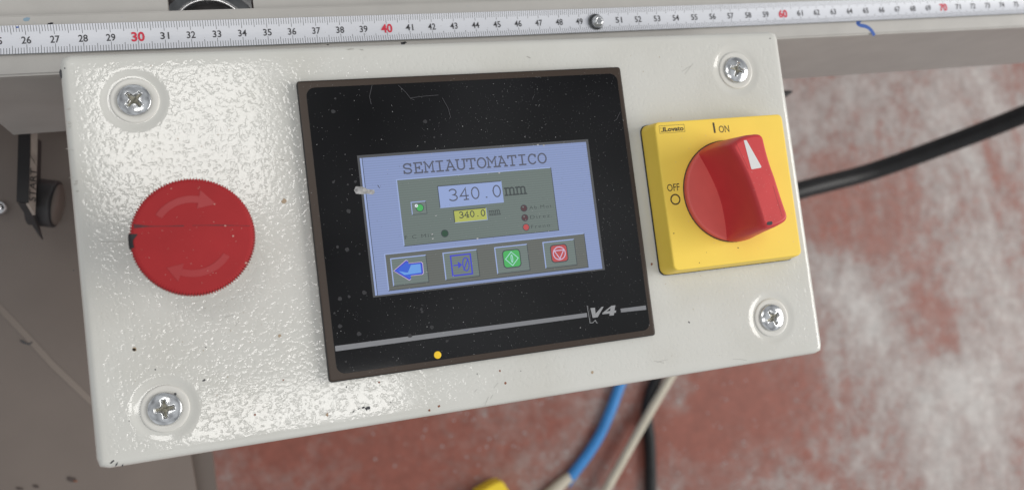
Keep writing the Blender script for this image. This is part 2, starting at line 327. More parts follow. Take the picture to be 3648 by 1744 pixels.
# ================================================================ machine beam with flange, web and rear plate
SL = 0.0105
def yb(x, y0): return y0+SL*(x+6)
def slab(bm, x0, x1, y0, y1, z0, z1):
    pts = [(x0, yb(x0, y0)), (x1, yb(x1, y0)), (x1, yb(x1, y1)), (x0, yb(x0, y1))]; prism_bm(bm, pts, z0, z1)
def beam():
    t = thing('machine_beam', 'long grey painted steel machine beam carrying the measuring tape behind the control box', 'machine beam', (150, 12, -136))
    bm = bmesh.new(); slab(bm, -260, 1100, 1.3, 25.3, -32.6, -28.3)
    bmesh.ops.bevel(bm, geom=[e for e in bm.edges if abs(e.verts[0].co.x-e.verts[1].co.x) > 500 and e.verts[0].co.z > -30], offset=0.8, segments=3, affect='EDGES')
    from_bm('flange', bm, 'beam', t)
    x0, x1 = -50.0, 1100
    d_ = ray(0, 440); k_ = (4.0-CAM[1])/d_[1]; c_ = CAM+d_*k_; sl_ = (c_.x-x0)/(c_.z+137.5)
    xt = x0+sl_*(-32.6+137.5)
    add('web', [(x0, yb(x0, 4.5), -32.6), (x1, yb(x1, 4.5), -32.6), (x1, yb(x1, 4.5), -118), (300, yb(300, 4.5), -126), (x0, yb(x0, 4.5), -137), (xt-0.5, yb(xt, 4.5), -40), (xt, yb(xt, 4.5), -32.6),
                (x0, yb(x0, 9), -32.6), (x1, yb(x1, 9), -32.6), (x1, yb(x1, 9), -118), (300, yb(300, 9), -126), (x0, yb(x0, 9), -137), (xt-0.5, yb(xt, 9), -40), (xt, yb(xt, 9), -32.6)],
        [(0, 6, 5, 4, 3, 2, 1), (7, 8, 9, 10, 11, 12, 13), (4, 5, 12, 11), (3, 4, 11, 10), (2, 3, 10, 9), (1, 2, 9, 8), (5, 6, 13, 12)], 'beam', t)
    # rear plate, a step lower, with the cut-out for the roller
    z = -33.5
    xa, xb = P(598, 30, z).x, P(904, 28, z).x
    for a, b in ((-300, xa), (xb, 1100)):
        bm = bmesh.new(); slab(bm, a, b, 25.6, 160, z-5, z); from_bm('rear_plate', bm, 'beam', t)
    bm = bmesh.new(); slab(bm, xa, xb, 56, 160, z-5, z); from_bm('rear_plate', bm, 'beam', t)
    # marks on the beam
    zt = -28.26
    q = [P(px, py, zt) for px, py in ((3062, 74), (3056, 84), (3066, 91), (3082, 94), (3096, 101), (3107, 113), (3113, 124))]
    ribbons('blue_marker_stroke', [[(p.x, p.y) for p in spline(q, 5)]], 2.0, zt, 'blue', t)
    patches('rubbed_marker', [[(P(a, b, zt).x, P(a, b, zt).y) for a, b in ((84, 66), (96, 62), (108, 64), (103, 75), (90, 77), (82, 73))]], zt, 'paleblue', t)
    ch = []
    for px, py, r in ((177, 87, 1.0), (184, 84, .8), (1168, 160, .5), (1434, 155, 1.1), (1442, 152, .8)):
        p = P(px, py, zt); ch.append(blob(p.x, p.y, r, ry=r*.5))
    marks('dark_paint_chip', ch, zt+0.01, 'chip', t)
    sp = []
    for i in range(110):
        px = random.uniform(0, 3600); y = random.choice([random.uniform(1.8, 9), random.uniform(21, 25)]); p = P(px, 60, zt); sp.append(blob(p.x, yb(p.x, y), random.choice([.12, .2, .3]), 6))
    o = patches('dust_specks', sp, zt+0.012, 'dust', t); o['kind'] = 'stuff'
    p = P(2012, 0, -33.4); patches('dark_stain', [blob(p.x, p.y+2, 4, 11, ry=2.2)], -33.44, 'chip', t)
beam()
def roller():
    c = P(752, 125, -62); r = (P(905, 125, -62)-P(600, 125, -62)).length/2
    t = thing('steel_roller', 'dark steel roller with a bright rim behind the tape at the top edge', 'roller', (c.x, c.y, -120))
    lathe('rim', [(r*1.25, -110), (r*1.25, -66), (r*1.22, -64.5), (r*0.99, -64), (r*0.97, -63), (r*0.95, -64.5)], c, 'steel', t, 64)
    prism('housing', rect(c.x-r*1.15, c.x+r*1.15, 22, 80), -100, -68, 'steel', t, bev=2)
    lathe('ring', [(r*0.95, -65), (r*0.93, -61.5), (r*0.885, -60.5), (r*0.84, -61.5), (r*0.83, -66)], c, 'bright', t, 64)
    lathe('recess', [(r*0.83, -66), (r*0.80, -75), (r*0.5, -77)], c, 'black', t, 64)
    lathe('hub', [(r*0.55, -77), (r*0.53, -66), (r*0.45, -61), (r*0.30, -58), (r*0.15, -57), (0.0, -56.8)], c, 'steel', t, 48)
roller()

# ================================================================ measuring tape
AX, AY, AZ, ANG, TW = -5.72, 9.27, -28.2, 0.0081, 11.25
def tp(cm, v, dz=0.0):
    d = (cm-27)*10; y = AY+d*math.sin(ANG)+v*math.cos(ANG)-0.42+0.62*((cm-48)/24)**2
    return (AX+d*math.cos(ANG)-v*math.sin(ANG), y, AZ+0.25+0.9*((v-TW/2)/(TW/2))**2+dz)
def tape():
    t = thing('measuring_tape', 'white steel measuring tape with black and red centimetre numbers lying along the grey beam', 'measuring tape', (150, 14, -28.2))
    vs, fs = [], []; N = 120; K = 8
    for i in range(N+1):
        cm = 22+58*i/N
        for k in range(K+1): vs.append(tp(cm, TW*k/K))
        for k in range(K, -1, -1): vs.append(tp(cm, TW*k/K, -0.18))
    W_ = 2*(K+1)
    for i in range(N):
        for k in range(W_): fs.append((i*W_+k, i*W_+(k+1) % W_, (i+1)*W_+(k+1) % W_, (i+1)*W_+k))
    add('blade', vs, fs, 'tape', t, smooth=False)
    # steel edge line
    vs, fs = [], []
    for i in range(N+1):
        cm = 22+58*i/N; vs += [tp(cm, -0.12, 0.02), tp(cm, 0.12, 0.03)]
        if i: fs.append((2*i-2, 2*i, 2*i+1, 2*i-1))
    add('edge_line', vs, fs, 'tapeedge', t)
    vs, fs = [], []
    def tick(cm, v0, v1, w_):
        b = len(vs); n = 3
        for k in range(n+1):
            v = v0+(v1-v0)*k/n; vs.extend([tp(cm-w_/20, v, .03), tp(cm+w_/20, v, .03)])
        for k in range(n): fs.append((b+2*k, b+2*k+1, b+2*k+3, b+2*k+2))
    for mmv in range(225, 795):
        cm = mmv/10; w_ = 0.17
        if mmv % 10 == 0: a, b = 3.9, 3.6
        elif mmv % 5 == 0: a, b = 3.5, 3.3
        else: a, b = 2.6, 2.4
        tick(cm, 0.05, a, w_); tick(cm, TW-b, TW-0.05, w_)
    o = add('graduation_marks', vs, fs, 'tick', t); o['kind'] = 'stuff'
    for cm in range(25, 77):
        if cm == 50: continue
        red = cm % 10 == 0
        p = tp(cm, 3.75 if red else 4.25, 0.10)
        fr = Matrix.Translation(Vector(p)*MM) @ Matrix.Rotation(ANG, 4, 'Z')
        text('numeral', str(cm), 0, 0, 3.8 if red else 2.9, 0, 'redink' if red else 'ink', t, bold=0.03 if red else 0.012, align='CENTER', width=4.9 if red else 3.35, frame=fr)
    # blue smear and scratches
    patches('blue_smear', [blob(tp(25.75, 10.7)[0], tp(25.75, 10.7)[1], .7, 9, ry=.4)], tp(25.75, 10.7)[2]+.05, 'blue', t)
    sp = []
    for i in range(60):
        q = tp(random.uniform(25, 76), random.uniform(3, 8)); sp.append(blob(q[0], q[1], random.choice([.08, .13]), 6))
    o = patches('dirt_specks', sp, AZ+0.9, 'scuff', t); o['kind'] = 'stuff'
tape()
def tape_screw():
    q = P(2132, 75, -26); c = (q.x, q.y)
    t = thing('button_head_screw', 'shiny domed socket screw fixing the measuring tape between 49 and 51', 'screw', (c[0], c[1], -28))
    lathe('head', [(3.2, -28.1), (3.15, -27.4), (2.95, -26.6), (2.5, -25.7), (1.9, -25.1), (1.25, -24.9), (1.15, -25.1)], c, 'chrome', t, 40).data.polygons[-1].use_smooth = False
    lathe('socket', [(1.15, -25.05), (1.05, -26.2), (0, -26.4)], c, 'grime', t, 6, smooth=False)
    lathe('bent_collar', [(3.5, -27.3), (3.7, -26.95), (3.9, -27.3)], (c[0]-0.75, c[1]), 'steel', t, 40)
tape_screw()

# ================================================================ control box
box = thing('control_box', 'pale grey textured control box with red stop button, black touch screen and yellow switch', 'control box', (150, -74, -88))
SCREWS = ((24.0, -18.2), (275.0, -17.8), (24.1, -130.7), (275.3, -129.8))
def enclosure():
    W, H, r = 300.0, 148.7, 3.2
    x0, x1, y0, y1 = r, W-r, -H+r, -r
    nx, ny = 420, 210
    vs, rel = [], []
    def info(x, y):
        z, a = 0.0, 1.0
        for sx, sy in SCREWS:
            d = math.hypot(x-sx, y-sy)
            if d < 14:
                s = min(1, max(0, (d-8.6)/3.4)); s = s*s*(3-2*s); z = -0.45*(1-s)
                q = min(1, max(0, (d-10.6)/1.6)); a = q
        e = min(x, W-x, -y, y+H); a *= min(1, max(0.12, (e-3.0)/2.5))
        return z, a
    idx = {}
    for j in range(ny+1):
        for i in range(nx+1):
            x = x0+(x1-x0)*i/nx; y = y0+(y1-y0)*j/ny; z, a = info(x, y)
            idx[i, j] = len(vs); vs.append((x, y, z)); rel.append(a)
    fs = [(idx[i, j], idx[i+1, j], idx[i+1, j+1], idx[i, j+1]) for j in range(ny) for i in range(nx)]
    loop = [(i, 0) for i in range(nx)]+[(nx, j) for j in range(ny)]+[(i, ny) for i in range(nx, 0, -1)]+[(0, j) for j in range(ny, 0, -1)]
    prev = [idx[p] for p in loop]
    prof = [(r*math.sin(math.radians(t)), -r*(1-math.cos(math.radians(t)))) for t in (12, 24, 36, 48, 60, 72, 82, 90)]+[(r, -9), (r, -88)]
    wob = [random.uniform(-1, 1) for _ in range(60)]
    for o_, z in prof:
        cur = []
        for k, (i, j) in enumerate(loop):
            x, y, _ = vs[idx[i, j]]
            dx = -1 if i == 0 else (1 if i == nx else 0); dy = -1 if j == 0 else (1 if j == ny else 0)
            f = 0.72 if dx and dy else 1.0
            cur.append(len(vs)); vs.append((x+dx*o_*f, y+dy*o_*f, z)); rel.append(0.10)
        n = len(loop)
        for k in range(n): fs.append((prev[k], cur[k], cur[(k+1) % n], prev[(k+1) % n]))
        prev = cur
    fs.append(tuple(prev))
    o = add('enclosure', vs, fs, 'enamel', box, smooth=True)
    at = o.data.attributes.new('relief', 'FLOAT', 'POINT'); at.data.foreach_set('value', rel)
    return o
enc = enclosure()

def screw_mesh():
    R_, n, m = 5.75, 96, 40; vs, fs, mi = [], [], []
    def hz(x, y):
        d = math.hypot(x, y); z = 1.9*math.sqrt(max(0, 1-(d/ (R_*1.12))**2))
        u, v = abs(x), abs(y); big, small = max(u, v), min(u, v)
        w_ = 0.72+0.9*max(0, 1-big/2.0)**2*1.3; L = 3.3
        e = min((w_-small)/0.28, (L-big)/0.30); s = min(1, max(0, e+0.5)); dep = 1.7*(1-0.35*big/L)
        return z-s*dep, s
    vs.append((0, 0, hz(0, 0)[0])); ss = [1]
    for j in range(1, m+1):
        d = R_*j/m
        for i in range(n):
            a = 2*math.pi*i/n; x, y = d*math.cos(a), d*math.sin(a); z, s = hz(x, y); vs.append((x, y, z)); ss.append(s)
    for i in range(n): fs.append((0, 1+i, 1+(i+1) % n)); mi.append(1)
    for j in range(m-1):
        for i in range(n):
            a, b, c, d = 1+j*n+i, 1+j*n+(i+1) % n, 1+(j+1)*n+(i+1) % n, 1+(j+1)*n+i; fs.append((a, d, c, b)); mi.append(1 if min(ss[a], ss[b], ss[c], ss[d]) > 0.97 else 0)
    b = 1+(m-1)*n; k = len(vs)
    for i in range(n): x, y, z = vs[b+i]; vs.append((x, y, -0.8))
    for i in range(n): fs.append((b+i, k+i, k+(i+1) % n, b+(i+1) % n)); mi.append(0)
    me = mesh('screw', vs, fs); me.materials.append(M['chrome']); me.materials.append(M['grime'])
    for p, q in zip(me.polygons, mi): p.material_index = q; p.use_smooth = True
    return me
sm = screw_mesh()
def ring_mesh(name, prof, n=56):
    vs, fs = [], []
    for r, z in prof:
        for i in range(n): a = 2*math.pi*i/n; vs.append((r*math.cos(a), r*math.sin(a), z))
    for j in range(len(prof)-1):
        for i in range(n): fs.append((j*n+i, j*n+(i+1) % n, (j+1)*n+(i+1) % n, (j+1)*n+i))
    me = mesh(name, vs, fs); me.materials.append(M['washer']); 
    for p in me.polygons: p.use_smooth = True
    return me
wm = ring_mesh('washer', [(8.45, -0.6), (8.42, -0.1), (8.2, 0.08), (7.7, 0.12), (6.5, 0.02), (5.9, -0.12), (5.6, -0.7)])
for (x, y), rot in zip(SCREWS, (42, 68, 2, 25)):
    s = bpy.data.objects.new('screw', sm); COL.objects.link(s); s.parent = box; s.matrix_parent_inverse = Matrix.Translation(-ORG[box.name]*MM)
    s.location = Vector((x, y, -0.25))*MM; s.rotation_euler = (0, 0, math.radians(rot))
    q = bpy.data.objects.new('washer', wm); COL.objects.link(q); q.parent = s; q.location = (0, 0, 0.05*MM)

# marks on the enclosure (dirt, chips, scratches that stay put)
def face_marks():
    Zf = 0.035
    def pp(px, py): q = P(px, py, 0); return (q.x, q.y)
    dark = []
    for px, py, r, ry in ((1309, 1453, 1.0, .8), (1294, 1450, .6, .35), (1278, 1455, .5, .2), (1260, 1464, .5, .2), (727, 1353, .55, .4), (398, 1645, .9, .3), (415, 1652, 1.0, .22), (437, 1655, .5, .2),
                          (553, 1315, .25, .25), (460, 1498, .2, .2), (2455, 1147, .35, .6), (733, 1236, .15, .35), (1392, 1432, .2, .3), (2743, 138, .3, .3), (1700, 1331, .2, .3), (230, 243, .2, .3),
                          (1234, 1377, .25, .35), (1855, 1320, .18, .18), (624, 1402, .4, .4), (262, 962, .3, .15)):
        x, y = pp(px, py); dark.append(blob(x, y, r, 9, .4, ry, random.random()))
    marks('dark_paint_chip', dark, Zf, 'chip', box)
    rust = []
    for px, py, r in ((1563, 1446, .5), (1530, 1460, .4), (1800, 1363, .45), (1781, 1320, .4), (2322, 940, .5), (1350, 1360, .4), (1008, 1352, .35), (908, 1475, .45), (1166, 1477, .4), (1166, 1470, .2)):
        x, y = pp(px, py); rust.append(blob(x, y, r, 7, .4))
    marks('rust_speck', rust, Zf, 'rust', box)
    tan = []
    for px, py, r in ((480, 1243, .7), (2110, 1325, .55), (1012, 716, .9), (995, 1195, .6), (1165, 1475, .5), (478, 1244, .6)):
        x, y = pp(px, py); tan.append(blob(x, y, r, 8, .3))
    marks('tan_speck', tan, Zf+0.01, 'tan', box)
    sc = []
    for a, b in (((1727, 1443), (1740, 1412)), ((1747, 1420), (1755, 1405)), ((2430, 255), (2460, 236)), ((2440, 264), (2468, 228)), ((2340, 1290), (2380, 1280)), ((2610, 1278), (2660, 1282)), ((360, 862), (450, 861)),
                 ((1760, 1380), (1775, 1362)), ((235, 530), (262, 536)), ((245, 634), (262, 631)), ((800, 1130), (830, 1122)), ((838, 1160), (850, 1145)), ((1690, 1395), (1700, 1385)), ((2330, 1285), (2365, 1292))):
        sc.append([pp(*a), ((pp(*a)[0]+pp(*b)[0])/2+.15, (pp(*a)[1]+pp(*b)[1])/2+.2), pp(*b)])
    strokes('scratch', sc, 0.14, Zf, 'scuff', box)
    dd = []
    for i in range(150):
        x, y = random.uniform(5, 296), random.uniform(-144, -4)
        if 81 < x < 219 and -131 < y < -13: continue
        if 223 < x < 291 and -105 < y < -40: continue
        if any(math.hypot(x-a, y-b) < 13 for a, b in SCREWS): continue
        dd.append(blob(x, y, random.choice([.1, .12, .16, .22]), 6))
    o = patches('dirt_specks', dd, Zf, 'tan', box); o['kind'] = 'stuff'
    # stains: rubbed greyish rings and edge wear near the left fold
    st = []
    for px, py in ((243, 388), (246, 437), (246, 450), (272, 645), (274, 680), (268, 655), (1008, 570), (1250, 175), (1290, 178), (1885, 205)):
        x, y = pp(px, py); st.append(blob(x, y, random.uniform(.5, 1.1), 8, .5, .25, random.uniform(-.4, .4)))
    marks('scuff', st, Zf, 'scuff', box)
face_marks()
# worn corner paint at the folds
patches('corner_chip', [blob(0.4, -7.2, .5, 7, .3, 1.6)], -1.2, 'chip', box)

# ---------------------------------------------------------------- emergency stop button
def estop():
    c = (41.7, -73.4); R0 = 19.35; T = 128
    hz = lambda r: 32.2-0.0022*r*r
    prof = [(15.0, 21), (17.6, 21.2), (18.9, 22.5)]
    vs, fs = [], []; n = T*4
    rings = [(14.5, 21.0, 0), (18.2, 21.3, 0), (18.95, 22.3, .5), (19.35, 24, 1), (19.45, 27.5, 1), (19.42, 30.6, 1), (19.25, 31.15, .9), (18.9, 31.42, .5), (17.6, hz(17.6), 0), (14.8, hz(14.8), 0), (12, hz(12), 0), (8, hz(8), 0), (4, hz(4), 0), (0.05, hz(0), 0)]
    for r, z, k in rings:
        for i in range(n):
            a = 2*math.pi*i/n; tooth = (0.36, 0.0, -0.36, 0.0)[i % 4]; rr = r+tooth*k; vs.append((c[0]+rr*math.cos(a), c[1]+rr*math.sin(a), z))
    for j in range(len(rings)-1):
        for i in range(n): fs.append((j*n+i, j*n+(i+1) % n, (j+1)*n+(i+1) % n, (j+1)*n+i))
    head = add('emergency_stop_button', vs, fs, 'red', box, smooth=True)
    for p in head.data.polygons:
        if p.index < 6*n: p.use_smooth = False
    head['label'] = 'red mushroom emergency stop button with knurled rim and black stain at its left'
    lathe('collar', [(15.2, 0.02), (15.2, 6), (14.6, 7), (11.5, 7.4), (11.2, 21.5)], c, 'washer', head, 48)
    # raised curved arrows, slightly polished
    def arrow(a0, a1, a2):
        r0, r1 = 11.2, 13.5; rm = 12.45; lo, hi = [], []
        for i in range(19):
            a = math.radians(a0+(a1-a0)*i/18); lo.append((r0*math.cos(a), r0*math.sin(a))); hi.append((r1*math.cos(a), r1*math.sin(a)))
        A1, A2 = math.radians(a1), math.radians(a2)
        lo2 = [(9.4*math.cos(A1), 9.4*math.sin(A1))]; hi2 = [(15.6*math.cos(A1), 15.6*math.sin(A1))]; tip = (13.1*math.cos(A2), 13.1*math.sin(A2))
        loop = lo+lo2+[tip]+hi2+hi[::-1]
        if a1 > a0: loop = loop[::-1]
        bm = bmesh.new(); top = [bm.verts.new((c[0]+x, c[1]+y, hz(math.hypot(x, y))+0.10)) for x, y in loop]; bot = [bm.verts.new((c[0]+x*1.0, c[1]+y, hz(math.hypot(x, y))-0.3)) for x, y in loop]
        k = len(loop); m_ = len(lo)
        L = top if a1 < a0 else top[::-1]
        for i in range(m_-1): bm.faces.new((L[i], L[i+1], L[-2-i], L[-1-i]))
        bm.faces.new((L[m_], L[m_+1], L[m_+2]))
        for i in range(k): bm.faces.new((top[i], bot[i], bot[(i+1) % k], top[(i+1) % k]))
        bmesh.ops.recalc_face_normals(bm, faces=bm.faces)
        # cylindrical sag across the arrow gives it the soft sheen of the photo
        from_bm('turn_arrow', bm, 'redgloss', head)
    arrow(143, 76, 50); arrow(-36, -112, -133)
    # black stain on the rim and the smeared line across the head
    a = [(c[0]-19.62, c[1]+1.6), (c[0]-17.0, c[1]+2.8), (c[0]-15.2, c[1]+2.7), (c[0]-17.0, c[1]+2.1), (c[0]-18.2, c[1]+0.6), (c[0]-18.9, c[1]-1.4), (c[0]-19.6, c[1]-1.6)]
    zz = lambda x, y: (hz(math.hypot(x-c[0], y-c[1]))+0.05) if math.hypot(x-c[0], y-c[1]) < 17.6 else 31.25
    rim = []
    vs, fs = [], []
    for i in range(14):
        t = math.radians(172+i*1.1)
        for rr, z in ((19.9, 26), (19.9, 30.7), (19.55, 31.3), (18.9, 31.55), (18.3-0.5*(i < 6)*(6-i)*.5, 31.68)): vs.append((c[0]+rr*math.cos(t), c[1]+rr*math.sin(t), z))
        if i: fs += [((i-1)*5+k, i*5+k, i*5+k+1, (i-1)*5+k+1) for k in range(4)]
    add('black_stain', vs, fs, 'black', head)
    vs, fs = [], []
    for i in range(41):
        u = i/40; x = c[0]-17.7+36*u; w_ = (1.2*(1-u/0.12) if u < .12 else 0)+0.24+0.10*math.sin(u*19)+(0.0 if u < .42 else -.04)
        y = P(462, 806, 31.8).y*(1-u)+P(900, 802, 31.8).y*u-0.12*math.sin(u*7); z = hz(math.hypot(x-c[0], y-c[1]))+0.05; vs += [(x, y-max(w_, .04)/2, z), (x, y+max(w_, .04)/2, z)]
        if i and not (17 < i < 21): fs.append((2*i-2, 2*i, 2*i+1, 2*i-1))
    add('dark_smear', vs, fs, mat('red_black_smear', (0.075, 0.012, 0.015), 0.5), head)
    sp = []
    for i in range(46):
        r, t = 17*math.sqrt(random.random()), random.random()*6.28; x, y = c[0]+r*math.cos(t), c[1]+r*math.sin(t); sp.append(blob(x, y, random.choice([.06, .09, .13]), 6))
    for x, y, r in ((52.2, -70.9, .25), (54.3, -74.6, .28), (57.6, -84.0, .4), (36.5, -57, .2), (49.5, -63.4, .2)): sp.append(blob(x, y, r, 7))
    o = patches('dust_specks', sp, lambda x, y: hz(math.hypot(x-c[0], y-c[1]))+0.13, mat('pinkish_dust', (0.55, 0.30, 0.25), 0.8), head); o['kind'] = 'stuff'
estop()

# ---------------------------------------------------------------- touch panel
def panel():
    TZ = 3.0
    bx0, bx1, by0, by1 = 81.9, 217.2, -129.9, -14.6
    gx0, gx1, gy0, gy1 = 85.2, 215.0, -127.2, -17.5
    bm = bmesh.new(); prism_bm(bm, rrect(bx0, bx1, by0, by1, 1.3, 4), 0.0, TZ, 0.9, 3)
    bz = from_bm('touch_panel', bm, 'bezel', box)
    bz['label'] = 'black glass touch panel with a brown-black bezel'
    for p in bz.data.polygons:
        if abs(p.normal.z) < 0.95: p.material_index = 1
    bz.data.materials.append(M['bezeledge'])
    prism('glass', rrect(gx0, gx1, gy0, gy1, 3.4, 7), TZ-0.5, TZ+0.12, 'glass', bz, bev=0.06, seg=1)
    G = TZ+0.12
    L = [G+0.03]
    def zz(n=1): return G+0.03*n
    sheet('display_border', rect(101.7, 198.0, -100.1, -45.0), zz(1), 's_frame', bz)
    sheet('display', rect(102.6, 196.9, -99.5, -46.1), zz(2), 's_blue', bz)['label'] = 'lit blue display reading SEMIAUTOMATICO and 340.0 mm'
    sheet('display_line', rect(103.35, 103.6, -99.5, -46.1), zz(3), 's_dark', bz)
    sheet('display_line', rect(102.6, 103.35, -99.5, -46.1), zz(3), 's_hi', bz)
    def frame3(name, x0, x1, y0, y1, m, hi='s_hi', lo='s_dark', k=3, w_=0.45, sunk=False):
        a, b = (lo, hi) if sunk else (hi, lo)
        sheet(name, rect(x0, x1, y0, y1), zz(k), m, bz)
        sheet('highlight_edge', [(x0, y0), (x0+w_, y0+w_), (x0+w_, y1-w_), (x1-w_, y1-w_), (x1, y1), (x0, y1)], zz(k+1), a, bz)
        sheet('shadow_edge', [(x0, y0), (x1, y0), (x1, y1), (x1-w_*.6, y1-w_), (x1-w_*.6, y0+w_*.6), (x0+w_, y0+w_*.6)], zz(k+1), b, bz)
    frame3('info_field', 115.6, 180.1, -81.9, -55.4, 's_panel')
    frame3('value_field', 131.6, 158.1, -68.3, -59.4, 's_value', k=5, w_=.3, sunk=True)
    frame3('setpoint_field', 136.8, 150.5, -74.7, -69.6, 's_yellow', k=5, w_=.35, sunk=True)
    frame3('indicator_button', 120.3, 126.4, -70.0, -64.8, 's_btn', k=5, w_=.35)
    frame3('button_bar', 107.7, 190.9, -98.4, -83.9, 's_low')
    for x0, x1 in ((109.8, 124.0), (130.5, 144.6), (151.7, 165.7), (172.2, 186.1)):
        frame3('soft_key', x0, x1, -96.8, -85.9, 's_btn', k=5)
    # Courier-like stroke lettering, unit cell 6 wide x 8 high
    def arc(cx, cy, rx, ry, a0, a1, n=10): return [(cx+rx*math.cos(math.radians(a0+(a1-a0)*i/n)), cy+ry*math.sin(math.radians(a0+(a1-a0)*i/n))) for i in range(n+1)]
    GL = {
     'S': [[(4.9, 5.6), (4.9, 7.6)], arc(2.9, 5.9, 2.0, 1.9, 25, 270, 10)+arc(3.0, 2.05, 2.1, 1.95, 90, -155, 10)[1:], [(0.95, 0.2), (0.95, 2.3)]],
     'E': [[(0.5, 0), (5.1, 0), (5.1, 2.0)], [(0.5, 8), (4.9, 8), (4.9, 6.2)], [(1.5, 0), (1.5, 8)], [(1.5, 4.1), (3.6, 4.1)], [(3.6, 3.1), (3.6, 5.1)]],
     'M': [[(0.9, 0), (0.9, 8), (3.0, 3.4), (5.1, 8), (5.1, 0)], [(0.1, 0), (2.0, 0)], [(4.0, 0), (5.9, 0)], [(0.1, 8), (0.9, 8)], [(5.1, 8), (5.9, 8)]],
     'I': [[(3, 0), (3, 8)], [(1, 0), (5, 0)], [(1, 8), (5, 8)]],
     'A': [[(0.7, 0), (3.0, 8), (5.3, 0)], [(1.6, 2.7), (4.4, 2.7)], [(0, 0), (1.8, 0)], [(4.2, 0), (6, 0)], [(1.4, 8), (3.0, 8)]],
     'U': [[(1, 8), (1, 2.6)]+arc(3, 2.4, 2.0, 2.4, 180, 360, 10)+[(5, 8)], [(0.1, 8), (2.1, 8)], [(3.9, 8), (5.9, 8)]],
     'T': [[(0.6, 6.1), (0.6, 8), (5.4, 8), (5.4, 6.1)], [(3, 8), (3, 0)], [(1.7, 0), (4.3, 0)]],
     'O': [arc(3, 4, 2.45, 4, 0, 360, 22)],
     'C': [[(5.0, 5.6), (5.0, 7.6)], arc(3.1, 4, 2.35, 4, 40, 320, 18)],
     '3': [arc(2.7, 5.95, 2.0, 2.0, 150, -90, 10)[:-1]+arc(2.7, 2.0, 2.3, 2.0, 90, -150, 12)],
     '4': [[(3.9, 0), (3.9, 8), (0.6, 2.6), (5.2, 2.6)], [(2.5, 0), (5.1, 0)]],
     '0': [arc(3, 4, 2.05, 4, 0, 360, 22)],
     '.': [[(2.75, 0.3), (3.25, 0.3)]],
     'm': [[(0.9, 0), (0.9, 5.2)], [(0.9, 4.2)]+arc(2.0, 4.2, 1.05, 1.1, 150, 0, 5)+[(3.05, 0)], [(3.05, 4.2)]+arc(4.15, 4.2, 1.05, 1.1, 150, 0, 5)+[(5.2, 0)], [(0.1, 5.2), (0.9, 5.2)], [(0.1, 0), (1.7, 0)], [(2.4, 0), (3.8, 0)], [(4.5, 0), (6.0, 0)]],
    }
    def courier(name, s, x0, x1, y, h, wd, m, k):
        adv = (x1-x0)/len(s); st = []
        for i, ch in enumerate(s):
            for q in GL[ch]: st.append([(x0+adv*i+(u-0.0)/6.0*adv*0.97, y+v/8.0*h) for u, v in q])
        return ribbons(name, st, wd, zz(k), m, bz, dz=0.0002)
    courier('title_lettering', 'SEMIAUTOMATICO', 118.6, 178.9, -53.55, 3.95, 0.62, 's_text', 4)
    courier('value_digits', '340.0', 135.5, 158.0, -65.75, 4.55, 0.50, 's_text', 8)
    courier('unit_lettering', 'mm', 158.9, 168.3, -65.5, 4.4, 0.60, 's_dim', 8)
    courier('setpoint_digits', '340.0', 138.9, 150.0, -72.9, 2.35, 0.36, 's_dim', 8)
    courier('unit_lettering', 'mm', 151.4, 156.2, -72.9, 2.6, 0.30, 's_dim', 8)
    text('lamp_caption', 'Ab.Mot.', 168.5, -72.1, 1.45, zz(8), 's_dim', bz, width=10.4, spacing=1.25, bold=-.01)
    text('lamp_caption', 'Direz.', 168.4, -76.0, 1.45, zz(8), 's_dim', bz, width=9.4, spacing=1.25, bold=-.01)
    text('lamp_caption', 'Freno', 168.3, -79.9, 1.45, zz(8), 's_dim', bz, width=8.1, spacing=1.25, bold=-.01)
    text('lamp_caption', 'F C Min', 116.5, -79.2, 1.5, zz(8), 's_dim', bz, width=11.2, spacing=1.3, bold=-.01)
    def lamp(x, y, r, m):
        sheet('lamp_ring', circ(x, y, r+.28, 20), zz(8), 's_dark', bz); sheet('indicator_lamp', circ(x, y, r, 20), zz(9), m, bz)
    lamp(166.2, -71.4, 1.2, 's_dred'); lamp(166.1, -75.3, 1.2, 's_dred'); lamp(166.1, -79.2, 1.2, 's_red'); lamp(132.4, -78.4, 1.25, 's_dgreen'); lamp(123.7, -67.4, 1.35, 's_green')
    sheet('status_dot', circ(122.4, -66.5, .62, 16), zz(10), 's_white', bz); sheet('status_dot', circ(122.4, -66.5, .2, 10), zz(11), 's_dim', bz)
    for (x, y, m) in ((165.9, -70.9, 's_panel'), (165.8, -74.8, 's_panel')): sheet('lamp_glint', circ(x, y, .35, 10), zz(10), m, bz)
    # icons
    A = [(110.8, -90.9), (115.9, -87.4), (116.7, -87.8), (116.7, -88.7), (121.6, -88.7), (122.1, -89.2), (122.0, -93.0), (121.5, -93.4), (117.0, -93.4), (117.0, -94.6), (116.3, -95.0)]
    ax_, ay_ = 117.0, -91.1
    sheet('arrow_icon_halo', [(ax_+(x-ax_)*1.05, ay_+(y-ay_)*1.07) for x, y in A], zz(8), 's_lilac', bz)
    sheet('arrow_icon_outline', A, zz(9), 's_icon', bz)
    sheet('arrow_icon', [(ax_+(x-ax_)*.91, ay_+(y-ay_)*.85) for x, y in A], zz(10), 's_arrow', bz)
    sheet('arrow_icon_shine', [(117.6, -89.3), (121.3, -89.3), (121.3, -92.7), (114.6, -92.9), (112.6, -91.2), (116.0, -92.2)], zz(11), 's_arrowl', bz)
    ribbons('frame_icon', [[(133.6, -95.4), (141.6, -95.4), (141.6, -87.5), (133.6, -87.5), (133.6, -95.4)]], .6, zz(8), 's_icon', bz)
    ribbons('zero_icon', [arc(139.4, -91.4, 1.25, 2.6, 0, 360, 24), [(138.3, -93.6), (140.5, -89.2)]], .42, zz(8), 's_icon', bz, dz=.0004)
